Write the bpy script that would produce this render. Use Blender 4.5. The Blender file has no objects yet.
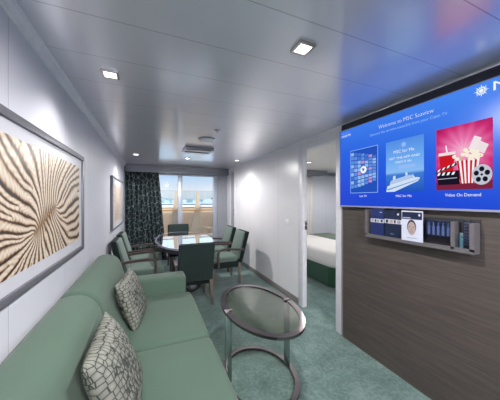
import bpy, bmesh, math, random
from mathutils import Vector, Matrix
random.seed(7)
PI = math.pi
SC = bpy.context.scene
COL = SC.collection

# ------------------------------------------------------------------ camera, world, light
CAM_H = 1.45
cam_d = bpy.data.cameras.new('camera')
cam = bpy.data.objects.new('camera', cam_d)
COL.objects.link(cam)
cam.location = (0, 0, CAM_H)
cam.rotation_euler = (PI / 2, 0, -math.atan(100 / 238))
cam_d.sensor_width = 36
cam_d.lens = 238 / 500 * 36
cam_d.shift_y = -0.001
cam_d.clip_start = 0.02
cam_d.clip_end = 20000
SC.camera = cam

SC.view_settings.view_transform = 'Standard'
SC.view_settings.look = 'None'
SC.view_settings.gamma = 1
SC.view_settings.exposure = -0.06
SC.view_settings.use_curve_mapping = False
SC.cycles.use_denoising = True
SC.cycles.max_bounces = 10
SC.cycles.diffuse_bounces = 6
SC.cycles.glossy_bounces = 5
SC.cycles.transparent_max_bounces = 16
SC.cycles.sample_clamp_indirect = 6
SC.cycles.caustics_reflective = False
SC.cycles.caustics_refractive = False

SPOT_W = 74.0       # interior downlights
FILL_W = 140.0       # unseen downlights added in the rear half of the cabin as fill
SKY = 1.0
SUN = 3.2

world = bpy.data.worlds.new('sky')
SC.world = world
world.use_nodes = True
nt = world.node_tree
nt.nodes.clear()
_o = nt.nodes.new('ShaderNodeOutputWorld')
_b = nt.nodes.new('ShaderNodeBackground')
_tc = nt.nodes.new('ShaderNodeTexCoord')
_sx = nt.nodes.new('ShaderNodeSeparateXYZ')
_r = nt.nodes.new('ShaderNodeValToRGB')
nt.links.new(_tc.outputs['Generated'], _sx.inputs[0])
nt.links.new(_sx.outputs['Z'], _r.inputs[0])
nt.links.new(_r.outputs[0], _b.inputs[0])
nt.links.new(_b.outputs[0], _o.inputs[0])
_b.inputs[1].default_value = SKY
cr = _r.color_ramp
cr.elements[0].position = 0.0
cr.elements[0].color = (0.82, 0.90, 0.95, 1)
cr.elements[1].position = 0.9
cr.elements[1].color = (0.5, 0.9, 1.6, 1)
e = cr.elements.new(0.03); e.color = (0.90, 0.95, 1.0, 1)
e = cr.elements.new(0.10); e.color = (0.50, 0.74, 1.0, 1)
e = cr.elements.new(0.15); e.color = (1.7, 1.9, 2.1, 1)
e = cr.elements.new(0.5); e.color = (2.0, 2.2, 2.5, 1)

sun_d = bpy.data.lights.new('sun', 'SUN')
sun_d.energy = SUN
sun_d.angle = 0.02
sun_d.color = (1, 0.95, 0.87)
sun = bpy.data.objects.new('sun', sun_d)
COL.objects.link(sun)
sun.rotation_euler = Vector((0.35, 0.75, -0.62)).to_track_quat('-Z', 'Y').to_euler()

# ------------------------------------------------------------------ materials
MATS = {}


def rgb(r, g, b):
    def f(c):
        c /= 255
        return c / 12.92 if c <= 0.04045 else ((c + 0.055) / 1.055) ** 2.4
    return (f(r), f(g), f(b), 1)


class NT:
    def __init__(s, name):
        s.m = bpy.data.materials.new(name)
        s.m.use_nodes = True
        s.t = s.m.node_tree
        s.p = s.t.nodes['Principled BSDF']
        s.out = s.t.nodes['Material Output']
        MATS[name] = s.m

    def n(s, typ, **kw):
        nd = s.t.nodes.new(typ)
        for k, v in kw.items():
            setattr(nd, k, v)
        return nd

    def l(s, a, b):
        s.t.links.new(a, b)

    def math(s, op, a, b=None, c=None):
        nd = s.n('ShaderNodeMath', operation=op)
        for i, v in enumerate((a, b, c)):
            if v is None:
                continue
            if isinstance(v, (int, float)):
                nd.inputs[i].default_value = v
            else:
                s.l(v, nd.inputs[i])
        return nd.outputs[0]

    def coords(s, scale=(1, 1, 1), rot=(0, 0, 0), kind='Object'):
        tc = s.n('ShaderNodeTexCoord')
        mp = s.n('ShaderNodeMapping')
        mp.inputs['Scale'].default_value = scale
        mp.inputs['Rotation'].default_value = rot
        s.l(tc.outputs[kind], mp.inputs[0])
        return mp.outputs[0]

    def noise(s, vec, scale, detail=3, rough=0.5):
        nd = s.n('ShaderNodeTexNoise')
        nd.inputs['Scale'].default_value = scale
        nd.inputs['Detail'].default_value = detail
        nd.inputs['Roughness'].default_value = rough
        s.l(vec, nd.inputs['Vector'])
        return nd.outputs['Fac']

    def ramp(s, fac, stops):
        nd = s.n('ShaderNodeValToRGB')
        r = nd.color_ramp
        r.elements[0].position, r.elements[0].color = stops[0]
        r.elements[1].position, r.elements[1].color = stops[-1]
        for p, c in stops[1:-1]:
            el = r.elements.new(p)
            el.color = c
        s.l(fac, nd.inputs[0])
        return nd.outputs[0]

    def bump(s, h, strength=0.2, dist=0.01):
        nd = s.n('ShaderNodeBump')
        nd.inputs['Strength'].default_value = strength
        nd.inputs['Distance'].default_value = dist
        s.l(h, nd.inputs['Height'])
        s.l(nd.outputs[0], s.p.inputs['Normal'])

    def set(s, **kw):
        for k, v in kw.items():
            s.p.inputs[k.replace('_', ' ')].default_value = v
        return s


def plain(name, col, rough=0.5, metal=0.0, var=0.04, vs=20, coat=0.0, spec=0.5, sheen=0.0):
    """A procedural paint/metal/plastic: its colour with a slight noise variation."""
    t = NT(name)
    v = t.coords()
    f = t.noise(v, vs, 4)
    c0 = tuple(max(0, x * (1 - var)) for x in col[:3]) + (1,)
    c1 = tuple(min(1, x * (1 + var)) for x in col[:3]) + (1,)
    t.l(t.ramp(f, [(0.3, c0), (0.7, c1)]), t.p.inputs['Base Color'])
    t.set(Roughness=rough, Metallic=metal)
    t.p.inputs['Coat Weight'].default_value = coat
    t.p.inputs['Specular IOR Level'].default_value = spec
    t.p.inputs['Sheen Weight'].default_value = sheen
    return t.m


def fabric(name, col, scale=500, var=0.08, bump=0.15, sheen=0.15):
    t = NT(name)
    v = t.coords()
    f = t.noise(v, scale, 2)
    g = t.noise(v, 3, 3)
    mx = t.math('ADD', t.math('MULTIPLY', f, 0.6), t.math('MULTIPLY', g, 0.4))
    c0 = tuple(x * (1 - var) for x in col[:3]) + (1,)
    c1 = tuple(min(1, x * (1 + var)) for x in col[:3]) + (1,)
    t.l(t.ramp(mx, [(0.35, c0), (0.65, c1)]), t.p.inputs['Base Color'])
    t.bump(f, bump, 0.002)
    t.set(Roughness=0.85)
    t.p.inputs['Sheen Weight'].default_value = sheen
    t.p.inputs['Specular IOR Level'].default_value = 0.3
    return t.m


def emis(name, col, strength=1.0):
    t = NT(name)
    t.set(Base_Color=(0, 0, 0, 1), Roughness=0.5)
    t.p.inputs['Specular IOR Level'].default_value = 0.0
    t.p.inputs['Emission Color'].default_value = col
    t.p.inputs['Emission Strength'].default_value = strength
    return t.m


def pane(name, tint, gloss=0.08, rough=0.0, ior=1.45):
    """Thin tinted glass: transparent with a Fresnel reflection."""
    t = NT(name)
    tr = t.n('ShaderNodeBsdfTransparent')
    tr.inputs[0].default_value = tint
    gl = t.n('ShaderNodeBsdfGlossy')
    gl.inputs['Roughness'].default_value = rough
    fr = t.n('ShaderNodeFresnel')
    fr.inputs[0].default_value = ior
    mx = t.n('ShaderNodeMixShader')
    geo = t.n('ShaderNodeNewGeometry')
    front = t.math('SUBTRACT', 1.0, geo.outputs['Backfacing'])
    fac = t.math('MULTIPLY', t.math('MINIMUM', t.math('ADD', fr.outputs[0], gloss), 1.0), front)
    t.l(fac, mx.inputs[0])
    t.l(tr.outputs[0], mx.inputs[1])
    t.l(gl.outputs[0], mx.inputs[2])
    t.l(mx.outputs[0], t.out.inputs[0])
    return t.m


# carpet
t = NT('carpet')
v = t.coords()
f1 = t.noise(v, 5, 5, 0.7)
f2 = t.noise(v, 260, 2)
f3 = t.noise(v, 38, 4, 0.6)
mx = t.math('ADD', t.math('ADD', t.math('MULTIPLY', f1, 0.45), t.math('MULTIPLY', f2, 0.2)), t.math('MULTIPLY', f3, 0.35))
t.l(t.ramp(mx, [(0.38, rgb(74, 98, 95)), (0.5, rgb(98, 123, 119)), (0.62, rgb(122, 146, 141))]), t.p.inputs['Base Color'])
t.bump(t.math('ADD', f2, f3), 0.5, 0.004)
t.set(Roughness=0.95)
t.p.inputs['Specular IOR Level'].default_value = 0.1
t.p.inputs['Sheen Weight'].default_value = 0.2

# ceiling: 333 mm wide glossy painted metal panels, joints across the room


def panel_mat(name, col, axis, pitch, off, rough, metal, width=0.005, spec=0.5, noise_b=0.0, aniso=0):
    t = NT(name)
    tc = t.n('ShaderNodeTexCoord')
    sx = t.n('ShaderNodeSeparateXYZ')
    t.l(tc.outputs['Object'], sx.inputs[0])
    q = t.math('DIVIDE', t.math('SUBTRACT', sx.outputs[axis], off), pitch)
    fr = t.math('FRACT', t.math('ADD', q, 100.5))
    d = t.math('MULTIPLY', t.math('ABSOLUTE', t.math('SUBTRACT', fr, 0.5)), pitch)
    line = t.math('LESS_THAN', d, width / 2)
    nz = t.noise(tc.outputs['Object'], 1.7, 2)
    c = t.ramp(nz, [(0.3, tuple(x * 0.985 for x in col[:3]) + (1,)), (0.7, col)])
    m = t.n('ShaderNodeMix', data_type='RGBA')
    t.l(line, m.inputs[0])
    t.l(c, m.inputs[6])
    m.inputs[7].default_value = tuple(x * 0.6 for x in col[:3]) + (1,)
    t.l(m.outputs[2], t.p.inputs['Base Color'])
    t.set(Roughness=rough, Metallic=metal)
    t.p.inputs['Specular IOR Level'].default_value = spec
    t.bump(t.math('MULTIPLY', line, -1.0), 0.3, 0.003)
    return t.m


cp = panel_mat('ceiling_panels', rgb(228, 228, 237), 'Y', 1 / 3, 0.543, 0.33, 0.42, spec=0.9)
_cp = cp.node_tree.nodes['Principled BSDF']
_cp.inputs['Coat Weight'].default_value = 1.0
_cp.inputs['Coat Roughness'].default_value = 0.13
_cp.inputs['Coat IOR'].default_value = 1.6
panel_mat('wall_panels_left', rgb(216, 217, 228), 'Y', 0.70, 1.27, 0.42, 0.0, 0.004)
panel_mat('wall_panels_right', rgb(230, 229, 233), 'Y', 0.60, 3.34, 0.28, 0.0, 0.004)
panel_mat('wall_panels_bedroom', rgb(212, 215, 224), 'X', 0.60, 4.2, 0.35, 0.0, 0.004)
plain('bedroom_ceiling', rgb(225, 222, 216), 0.35, 0.1)
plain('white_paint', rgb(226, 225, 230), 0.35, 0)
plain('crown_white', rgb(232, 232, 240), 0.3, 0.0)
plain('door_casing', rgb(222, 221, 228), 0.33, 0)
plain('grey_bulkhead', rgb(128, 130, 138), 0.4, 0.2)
plain('grey_panel', rgb(158, 160, 168), 0.4, 0.1)
plain('skirting_grey', rgb(140, 134, 134), 0.35, 0.3)
plain('window_frame', rgb(176, 184, 198), 0.35, 0.2)
plain('white_plastic', rgb(232, 232, 232), 0.35)
plain('dark_plastic', rgb(28, 28, 32), 0.35)
plain('black_slot', rgb(70, 72, 78), 0.5)
plain('chrome', rgb(196, 190, 190), 0.16, 1.0, 0.02)
plain('gunmetal', rgb(122, 114, 116), 0.2, 1.0, 0.04, 60)
plain('brushed_leg', rgb(150, 160, 156), 0.22, 0.95, 0.03)
plain('tv_bezel', rgb(150, 152, 176), 0.3, 0.4)
plain('frame_silver', rgb(112, 112, 120), 0.42, 0.45, 0.05, 40)
plain('frame_dark', rgb(112, 114, 122), 0.4, 0.4)
plain('mat_white', rgb(192, 193, 202), 0.5, 0, 0.01)
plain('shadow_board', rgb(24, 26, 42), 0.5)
plain('chair_wood', rgb(76, 67, 65), 0.35, 0, 0.15, 30)
plain('chair_leg_wood', rgb(112, 99, 91), 0.4, 0, 0.15, 30)
M_td = plain('table_dark', rgb(34, 34, 44), 0.06, 0.0, 0.02, 20, 1.0, 0.9)
M_td.node_tree.nodes['Principled BSDF'].inputs['Coat IOR'].default_value = 2.2
plain('table_rim', rgb(176, 178, 200), 0.12, 0.3, coat=1.0)
plain('table_apron', rgb(58, 54, 62), 0.25, 0.2)
plain('table_base', rgb(46, 40, 38), 0.3, 0.1, 0.1)
plain('beige_wall', rgb(222, 196, 166), 0.7, 0, 0.03)
plain('beige_fin', rgb(206, 186, 160), 0.6, 0, 0.03)
plain('rail_wood', rgb(214, 160, 92), 0.5, 0, 0.1, 30)
plain('ledge_white', rgb(245, 245, 245), 0.5)
plain('deck', rgb(150, 130, 110), 0.8)
plain('sea', rgb(186, 200, 204), 0.4, 0, 0.12, 0.004)
plain('land', rgb(128, 150, 152), 0.9, 0, 0.3, 0.02)
plain('building_white', rgb(196, 204, 208), 0.7)
plain('hull_dark', rgb(70, 82, 104), 0.6)
plain('balcony_frame', rgb(206, 196, 184), 0.35, 0.4)
plain('holder_back', rgb(44, 43, 50), 0.5)
plain('holder_grey', rgb(98, 94, 98), 0.45, 0.1, 0.08, 60)
plain('navy_print', rgb(24, 40, 92), 0.35)
plain('navy_dark', rgb(18, 30, 58), 0.35)
plain('paper_white', rgb(190, 194, 212), 0.5)
plain('skin_print', rgb(160, 142, 138), 0.5, 0, 0.05)
plain('hair_print', rgb(44, 40, 48), 0.5)
plain('bottle_print', rgb(96, 112, 150), 0.45, 0, 0.2, 60)
plain('green_card', rgb(120, 160, 158), 0.4)
plain('remote_black', rgb(22, 24, 34), 0.35)
plain('remote_key', rgb(62, 68, 92), 0.4)
fabric('sofa_green', rgb(80, 102, 89), 420, 0.06, 0.12, 0.1)
fabric('chair_green', rgb(94, 112, 105), 420, 0.06)
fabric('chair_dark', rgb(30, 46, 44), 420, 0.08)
fabric('chair_black', rgb(22, 32, 32), 300, 0.1, 0.1, 0.0)
fabric('linen_white', rgb(214, 212, 211), 90, 0.03, 0.4)
fabric('bed_skirt_green', rgb(38, 76, 58), 300, 0.12)
pane('window_glass', (0.97, 0.98, 0.99, 1), 0.02)
pane('rail_glass', (0.90, 0.94, 0.95, 1), 0.05)
pane('smoky_glass', (0.76, 0.73, 0.66, 1), 0.03, 0.03, 1.4)
pane('acrylic', (0.85, 0.88, 0.95, 1), 0.02, 0.05, 1.3)
emis('lamp_glow', (1.0, 0.97, 0.92, 1), 9.0)
emis('sheer_glow', (1, 1, 1, 1), 0.9)


def cell_mat(name, base, line, scale, width, stretch=(1, 1, 1), soft=0.02, kind='Object', rough=0.8, var=0.2, rnd=1.0):
    t = NT(name)
    v = t.coords(stretch, kind=kind)
    nd = t.n('ShaderNodeTexVoronoi', feature='DISTANCE_TO_EDGE')
    nd.inputs['Scale'].default_value = scale
    nd.inputs['Randomness'].default_value = rnd
    t.l(v, nd.inputs['Vector'])
    nc = t.n('ShaderNodeTexVoronoi')
    nc.inputs['Scale'].default_value = scale
    nc.inputs['Randomness'].default_value = rnd
    t.l(v, nc.inputs['Vector'])
    sh = t.math('ADD', t.math('MULTIPLY', nc.outputs['Distance'], -var), 1.0)
    f = t.ramp(nd.outputs['Distance'], [(width, (0, 0, 0, 1)), (width + soft, (1, 1, 1, 1))])
    m = t.n('ShaderNodeMix', data_type='RGBA')
    t.l(f, m.inputs[0])
    m.inputs[6].default_value = line
    hv = t.n('ShaderNodeVectorMath', operation='SCALE')
    hv.inputs[0].default_value = base[:3]
    t.l(sh, hv.inputs['Scale'])
    t.l(hv.outputs[0], m.inputs[7])
    t.l(m.outputs[2], t.p.inputs['Base Color'])
    t.set(Roughness=rough)
    t.p.inputs['Specular IOR Level'].default_value = 0.25
    return t


cell_mat('pillow_print', rgb(142, 144, 136), rgb(52, 56, 54), 50, 0.03, (1.0, 0.72, 0.2), 0.06, var=0.55, rnd=0.5)
cell_mat('curtain_print', rgb(34, 44, 48), rgb(122, 136, 138), 14, 0.014, (1.0, 0.3, 0.6), 0.035, var=0.1)
cell_mat('runner_print', rgb(128, 142, 130), rgb(70, 90, 80), 22, 0.05, (1, 1, 1), 0.05, var=0.4)

# dark wood wall cladding: horizontal grain
t = NT('wood_cladding')
v = t.coords((1, 0.55, 14))
f = t.noise(v, 5, 6, 0.65)
g = t.noise(t.coords((1, 1.2, 90)), 5, 3, 0.7)
mx = t.math('ADD', t.math('MULTIPLY', f, 0.55), t.math('MULTIPLY', g, 0.45))
t.l(t.ramp(mx, [(0.34, rgb(64, 58, 56)), (0.5, rgb(77, 70, 67)), (0.66, rgb(91, 83, 78))]), t.p.inputs['Base Color'])
t.bump(mx, 0.25, 0.003)
t.set(Roughness=0.5)
t.p.inputs['Specular IOR Level'].default_value = 0.3

# attribute-coloured print (the coral photographs)
t = NT('coral_print')
a = t.n('ShaderNodeAttribute', attribute_name='ink')
t.l(a.outputs['Color'], t.p.inputs['Base Color'])
t.set(Roughness=0.35)

# the menu background of the screen: royal blue, lighter towards its upper middle
t = NT('screen_blue')
tc = t.n('ShaderNodeTexCoord')
sx = t.n('ShaderNodeSeparateXYZ')
t.l(tc.outputs['Generated'], sx.inputs[0])
yy = t.math('MULTIPLY', t.math('SUBTRACT', 1.0, sx.outputs['Y']), 0.25)
f = t.math('ADD', t.math('MULTIPLY', sx.outputs['Z'], 0.75), yy)
c = t.ramp(f, [(0.0, rgb(14, 66, 214)), (0.2, rgb(22, 74, 222)), (0.55, rgb(40, 104, 234)), (0.95, rgb(72, 140, 250))])
t.l(c, t.p.inputs['Emission Color'])
t.set(Base_Color=(0, 0, 0, 1), Roughness=0.3)
t.p.inputs['Emission Strength'].default_value = 0.95
t.p.inputs['Specular IOR Level'].default_value = 0.2



def screen_grad(name, kind, stops, cy=0.0, cz=0.0, r=1.0):
    t = NT(name)
    tc = t.n('ShaderNodeTexCoord')
    sx = t.n('ShaderNodeSeparateXYZ')
    t.l(tc.outputs['Object'], sx.inputs[0])
    if kind == 'radial':
        a = t.math('POWER', t.math('SUBTRACT', sx.outputs['Y'], cy), 2)
        b = t.math('POWER', t.math('SUBTRACT', sx.outputs['Z'], cz), 2)
        d = t.math('SQRT', t.math('ADD', a, b))
        ang = t.math('ARCTAN2', t.math('SUBTRACT', sx.outputs['Z'], cz), t.math('SUBTRACT', sx.outputs['Y'], cy))
        ray = t.math('MULTIPLY', t.math('SINE', t.math('MULTIPLY', ang, 16)), 0.05)
        f = t.math('ADD', t.math('DIVIDE', d, r), ray)
    else:
        f = t.math('DIVIDE', t.math('SUBTRACT', sx.outputs['Z'], cz), r)
    t.l(t.ramp(f, stops), t.p.inputs['Emission Color'])
    t.set(Base_Color=(0, 0, 0, 1))
    t.p.inputs['Emission Strength'].default_value = 1.0
    t.p.inputs['Specular IOR Level'].default_value = 0.0


screen_grad('s_burst', 'radial', [(0.0, rgb(250, 190, 216)), (0.35, rgb(236, 120, 176)), (0.75, rgb(208, 50, 122)), (1.0, rgb(176, 26, 92))], 0.87, 1.76, 0.22)
screen_grad('s_horizon', 'linear', [(0.0, rgb(34, 86, 190)), (0.33, rgb(66, 126, 214)), (0.38, rgb(140, 192, 248)), (0.6, rgb(116, 176, 246)), (1.0, rgb(84, 144, 232))], 0, 1.512, 0.415)

for nm, c in {'s_white': (246, 250, 255), 's_pale': (150, 190, 250), 's_sky': (120, 180, 246), 's_sky2': (92, 158, 240),
              's_sea': (44, 104, 206), 's_navy': (24, 52, 130), 's_hull': (214, 230, 250), 's_hull2': (120, 160, 222),
              's_magenta': (206, 44, 118), 's_magenta2': (222, 84, 150), 's_glow': (238, 140, 186), 's_red': (206, 26, 40),
              's_popcorn': (250, 242, 222), 's_popshade': (214, 190, 150), 's_black': (26, 22, 40), 's_steel': (196, 200, 214),
              's_floor': (126, 38, 66), 's_tile': (36, 84, 190), 's_photo1': (150, 190, 240), 's_photo2': (96, 146, 226),
              's_photo3': (190, 150, 200), 's_photo4': (70, 118, 210), 's_ticket': (244, 232, 236), 's_cup': (240, 228, 230)}.items():
    emis(nm, rgb(*c), 1.0)

M = MATS


# ------------------------------------------------------------------ mesh helpers
class MB:
    def __init__(s):
        s.b = bmesh.new()
        s.mi = 0

    def _set(s, faces):
        for f in faces:
            f.material_index = s.mi
        return faces

    def box(s, x0, x1, y0, y1, z0, z1, bevel=0.0, seg=2, mat=None):
        vs = [s.b.verts.new(p) for p in ((x0, y0, z0), (x1, y0, z0), (x1, y1, z0), (x0, y1, z0),
                                         (x0, y0, z1), (x1, y0, z1), (x1, y1, z1), (x0, y1, z1))]
        fs = [s.b.faces.new([vs[i] for i in q]) for q in ((0, 3, 2, 1), (4, 5, 6, 7), (0, 1, 5, 4), (1, 2, 6, 5), (2, 3, 7, 6), (3, 0, 4, 7))]
        s._set(fs)
        if mat is not None:
            for vv in vs:
                vv.co = mat @ vv.co
        if bevel > 0:
            es = list({e for f in fs for e in f.edges})
            bmesh.ops.bevel(s.b, geom=es, offset=bevel, segments=seg, affect='EDGES', profile=0.5, material=-1)
        return s

    def hexa(s, bottom, top, bevel=0.0, seg=2):
        """Eight corners: four at the bottom, four at the top, both counter-clockwise from above."""
        vs = [s.b.verts.new(p) for p in list(bottom) + list(top)]
        fs = [s.b.faces.new([vs[i] for i in q]) for q in ((0, 3, 2, 1), (4, 5, 6, 7), (0, 1, 5, 4), (1, 2, 6, 5), (2, 3, 7, 6), (3, 0, 4, 7))]
        s._set(fs)
        if bevel > 0:
            bmesh.ops.bevel(s.b, geom=list({e for f in fs for e in f.edges}), offset=bevel, segments=seg, affect='EDGES', profile=0.5, material=-1)
        return s

    def loft(s, rings, closed=True, cap=True):
        R = [[s.b.verts.new(p) for p in r] for r in rings]
        n = len(R[0])
        for a, b in zip(R, R[1:]):
            for i in range(n if closed else n - 1):
                j = (i + 1) % n
                s._set([s.b.faces.new((a[i], a[j], b[j], b[i]))])
        if cap and closed:
            s._set([s.b.faces.new(list(reversed(R[0]))), s.b.faces.new(R[-1])])
        return s

    def lathe(s, prof, seg=32, sx=1, sy=1, c=(0, 0, 0)):
        rings = [[(c[0] + r * sx * math.cos(2 * PI * i / seg), c[1] + r * sy * math.sin(2 * PI * i / seg), c[2] + z) for i in range(seg)] for r, z in prof]
        return s.loft(rings)

    def tube(s, pts, r, seg=10, flat=None):
        """A round (or, with flat=(w, h), rectangular) bar swept along pts."""
        P = [Vector(p) for p in pts]
        rings = []
        side = None
        for i, p in enumerate(P):
            d = (P[min(i + 1, len(P) - 1)] - P[max(i - 1, 0)]).normalized()
            if side is None:
                ref = Vector((0, 0, 1)) if abs(d.z) < 0.9 else Vector((1, 0, 0))
                side = d.cross(ref).normalized()
            else:
                side = (side - d * side.dot(d)).normalized()
            up = side.cross(d).normalized()
            if flat:
                w, h = flat[0] / 2, flat[1] / 2
                rings.append([p + side * a + up * b for a, b in ((w, h), (-w, h), (-w, -h), (w, -h))])
            else:
                rings.append([p + (side * math.cos(2 * PI * k / seg) + up * math.sin(2 * PI * k / seg)) * r for k in range(seg)])
        return s.loft(rings)

    def poly(s, pts):
        s._set([s.b.faces.new([s.b.verts.new(p) for p in pts])])
        return s

    def prism(s, pts, vec):
        """Extrude a polygon by a vector."""
        v = Vector(vec)
        return s.loft([[Vector(p) for p in pts], [Vector(p) + v for p in pts]])

    def ring(s, rx, ry, w, z0, z1, seg=64, c=(0, 0)):
        """A flat elliptical ring of width w."""
        prof = [(0, z0), (0, z1), (-w, z1), (-w, z0)]
        vs = [[s.b.verts.new((c[0] + (rx + o) * math.cos(2 * PI * i / seg), c[1] + (ry + o) * math.sin(2 * PI * i / seg), z)) for o, z in prof] for i in range(seg)]
        for i in range(seg):
            a, b = vs[i], vs[(i + 1) % seg]
            for k in range(4):
                l = (k + 1) % 4
                s._set([s.b.faces.new((a[k], b[k], b[l], a[l]))])
        return s

    def build(s, name, mat, parent=None, smooth=40, tf=None):
        if tf is not None:
            s.b.transform(tf)
        bmesh.ops.recalc_face_normals(s.b, faces=s.b.faces[:])
        me = bpy.data.meshes.new(name)
        s.b.to_mesh(me)
        s.b.free()
        for m in (mat if isinstance(mat, (list, tuple)) else [mat]):
            me.materials.append(M[m])
        if smooth:
            me.polygons.foreach_set('use_smooth', [True] * len(me.polygons))
            me.set_sharp_from_angle(angle=math.radians(smooth))
        o = bpy.data.objects.new(name, me)
        COL.objects.link(o)
        if parent is not None:
            o.parent = parent
        return o


def tag(o, label, cat, group=None):
    o['label'] = label
    o['category'] = cat
    if group:
        o['group'] = group
    return o


def thing(name, label, cat, loc=(0, 0, 0), rz=0, group=None):
    o = bpy.data.objects.new(name, None)
    o.empty_display_size = 0.1
    COL.objects.link(o)
    o.location = loc
    o.rotation_euler = (0, 0, rz)
    return tag(o, label, cat, group)


def struct(o):
    o['kind'] = 'structure'
    return o


def dup(root, loc, rz, label, group=None):
    r = root.copy()
    COL.objects.link(r)
    r.location = loc
    r.rotation_euler = (0, 0, rz)
    r['label'] = label
    if group:
        r['group'] = group
    for ch in list(root.children):
        c = ch.copy()
        COL.objects.link(c)
        c.parent = r
        for g in list(ch.children):
            d = g.copy()
            COL.objects.link(d)
            d.parent = c
    return r


def text(name, body, size, mat, mtx, parent=None, align='LEFT', width=None, bold=0.0):
    cu = bpy.data.curves.new(name, 'FONT')
    cu.body = body
    cu.size = size
    cu.align_x = align
    cu.offset = bold
    cu.resolution_u = 3
    tmp = bpy.data.objects.new(name + '_src', cu)
    COL.objects.link(tmp)
    dg = bpy.context.evaluated_depsgraph_get()
    me = bpy.data.meshes.new_from_object(tmp.evaluated_get(dg))
    bpy.data.objects.remove(tmp)
    bpy.data.curves.remove(cu)
    xs = [vv.co.x for vv in me.vertices]
    if width and xs:
        k = width / (max(xs) - min(xs))
        me.transform(Matrix.Diagonal((k, 1, 1, 1)))
    me.transform(mtx)
    me.materials.clear()
    me.materials.append(M[mat])
    o = bpy.data.objects.new(name, me)
    COL.objects.link(o)
    if parent is not None:
        o.parent = parent
    return o


# ------------------------------------------------------------------ the room
XL, XR, H = -0.53, 1.896, 2.244
YB, YW = -2.6, 6.17         # rear wall, window wall
BX1, BY0, BY1 = 5.3, 1.25, 5.62   # bedroom

struct(MB().box(XL - 0.1, BX1 + 0.1, YB - 0.1, YW + 0.1, -0.08, 0).build('floor', 'carpet', smooth=0))
ce = struct(MB().box(XL - 0.1, XR + 0.04, YB - 0.1, YW + 0.1, H, H + 0.08).build('ceiling', 'ceiling_panels', smooth=0))
struct(MB().box(XR + 0.04, BX1 + 0.1, YB - 0.1, YW + 0.1, H, H + 0.08).build('ceiling_bedroom', 'bedroom_ceiling', smooth=0))
struct(MB().box(XL - 0.1, XL, YB - 0.1, YW + 0.1, 0, H).build('wall_left', 'wall_panels_left', smooth=0))
struct(MB().box(XL, BX1 + 0.1, YB - 0.1, YB, 0, H).build('wall_rear', 'wall_panels_left', smooth=0))
DY0, DY1, DZ = 2.042, 2.675, 2.125      # bedroom doorway
struct(MB().box(XR, XR + 0.045, DY1, YW + 0.1, 0, H).box(XR, XR + 0.045, DY0, DY1, DZ, H).box(XR, XR + 0.045, YB, DY0, 0, H)
       .build('wall_right', 'wall_panels_right', smooth=0))
# door_1: casing of the doorway
d1 = struct(MB().box(XR - 0.01, XR + 0.055, DY1 - 0.012, DY1 + 0.09, 0, DZ + 0.07, 0.004)
            .box(XR - 0.01, XR + 0.055, DY0 - 0.088, DY0 + 0.012, 0, DZ + 0.07, 0.004)
            .box(XR - 0.0098, XR + 0.0548, DY0, DY1, DZ - 0.012, DZ + 0.0698, 0.004)
            .build('door_1', 'door_casing'))
MB().box(XR + 0.02, XR + 0.06, DY1 - 0.0145, DY1 - 0.011, 1.04, 1.16, 0.001).build('strike_plate', 'chrome', d1)
MB().box(XR + 0.03, XR + 0.05, DY1 - 0.016, DY1 - 0.0143, 1.06, 1.09).box(XR + 0.03, XR + 0.05, DY1 - 0.016, DY1 - 0.0143, 1.11, 1.14).build('latch_slot', 'dark_plastic', d1)
# door_2: white post and grey leaf of the sliding door by the window
d2 = struct(MB().box(XR - 0.03, XR, 5.38, 5.44, 0, 2.12, 0.004).box(XR - 0.03, XR, 5.70, 5.80, 0, 2.12, 0.004)
            .build('door_2', 'door_casing'))
MB().box(XR - 0.018, XR, 5.44, 5.70, 0, 2.12, 0.002).build('door_leaf', 'grey_panel', d2)
MB().box(XR - 0.045, XR, 5.36, 5.82, 2.12, 2.19, 0.006).build('door_head', 'white_paint', d2)
MB().box(XR - 0.024, XR - 0.016, 5.46, 5.49, 1.16, 1.22, 0.002).box(XR - 0.024, XR - 0.016, 5.46, 5.49, 1.06, 1.12, 0.002).build('door_handle', 'dark_plastic', d2)
# skirting boards
struct(MB().box(XL, XL + 0.012, YB, 5.9, 0, 0.1, 0.003).build('baseboard_left', 'skirting_grey'))
struct(MB().box(XR - 0.012, XR, DY1 + 0.091, 5.37, 0, 0.085, 0.003).build('baseboard_right', 'skirting_grey'))
# cornices
cro = [(XL, H), (XL + 0.038, H), (XL + 0.038, H - 0.008), (XL + 0.028, H - 0.014), (XL + 0.022, H - 0.034), (XL + 0.012, H - 0.044), (XL + 0.008, H - 0.056), (XL, H - 0.056)]
struct(MB().prism([(x, YB, z) for x, z in cro], (0, 5.95 - YB, 0)).build('trim_1', 'crown_white', smooth=20))
struct(MB().prism([(XR, YB, H), (XR - 0.014, YB, H), (XR - 0.014, YB, H - 0.014), (XR, YB, H - 0.02)], (0, 5.36 - YB, 0)).build('trim_2', 'crown_white', smooth=20))
# dark wood cladding under and behind the television
struct(MB().box(1.88, XR, YB, 1.95, 0, 2.22).build('wall_right_cladding', 'wood_cladding', smooth=0))
struct(MB().box(1.868, 1.88, YB, 1.945, 2.02, 2.231).build('shade_strip', 'shadow_board', smooth=0))  # dark strip: shade of the gap above the television, put into its colour
struct(MB().box(1.874, XR, 1.938, 1.953, 0, 2.2).build('trim_4', 'skirting_grey', smooth=0))

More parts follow.
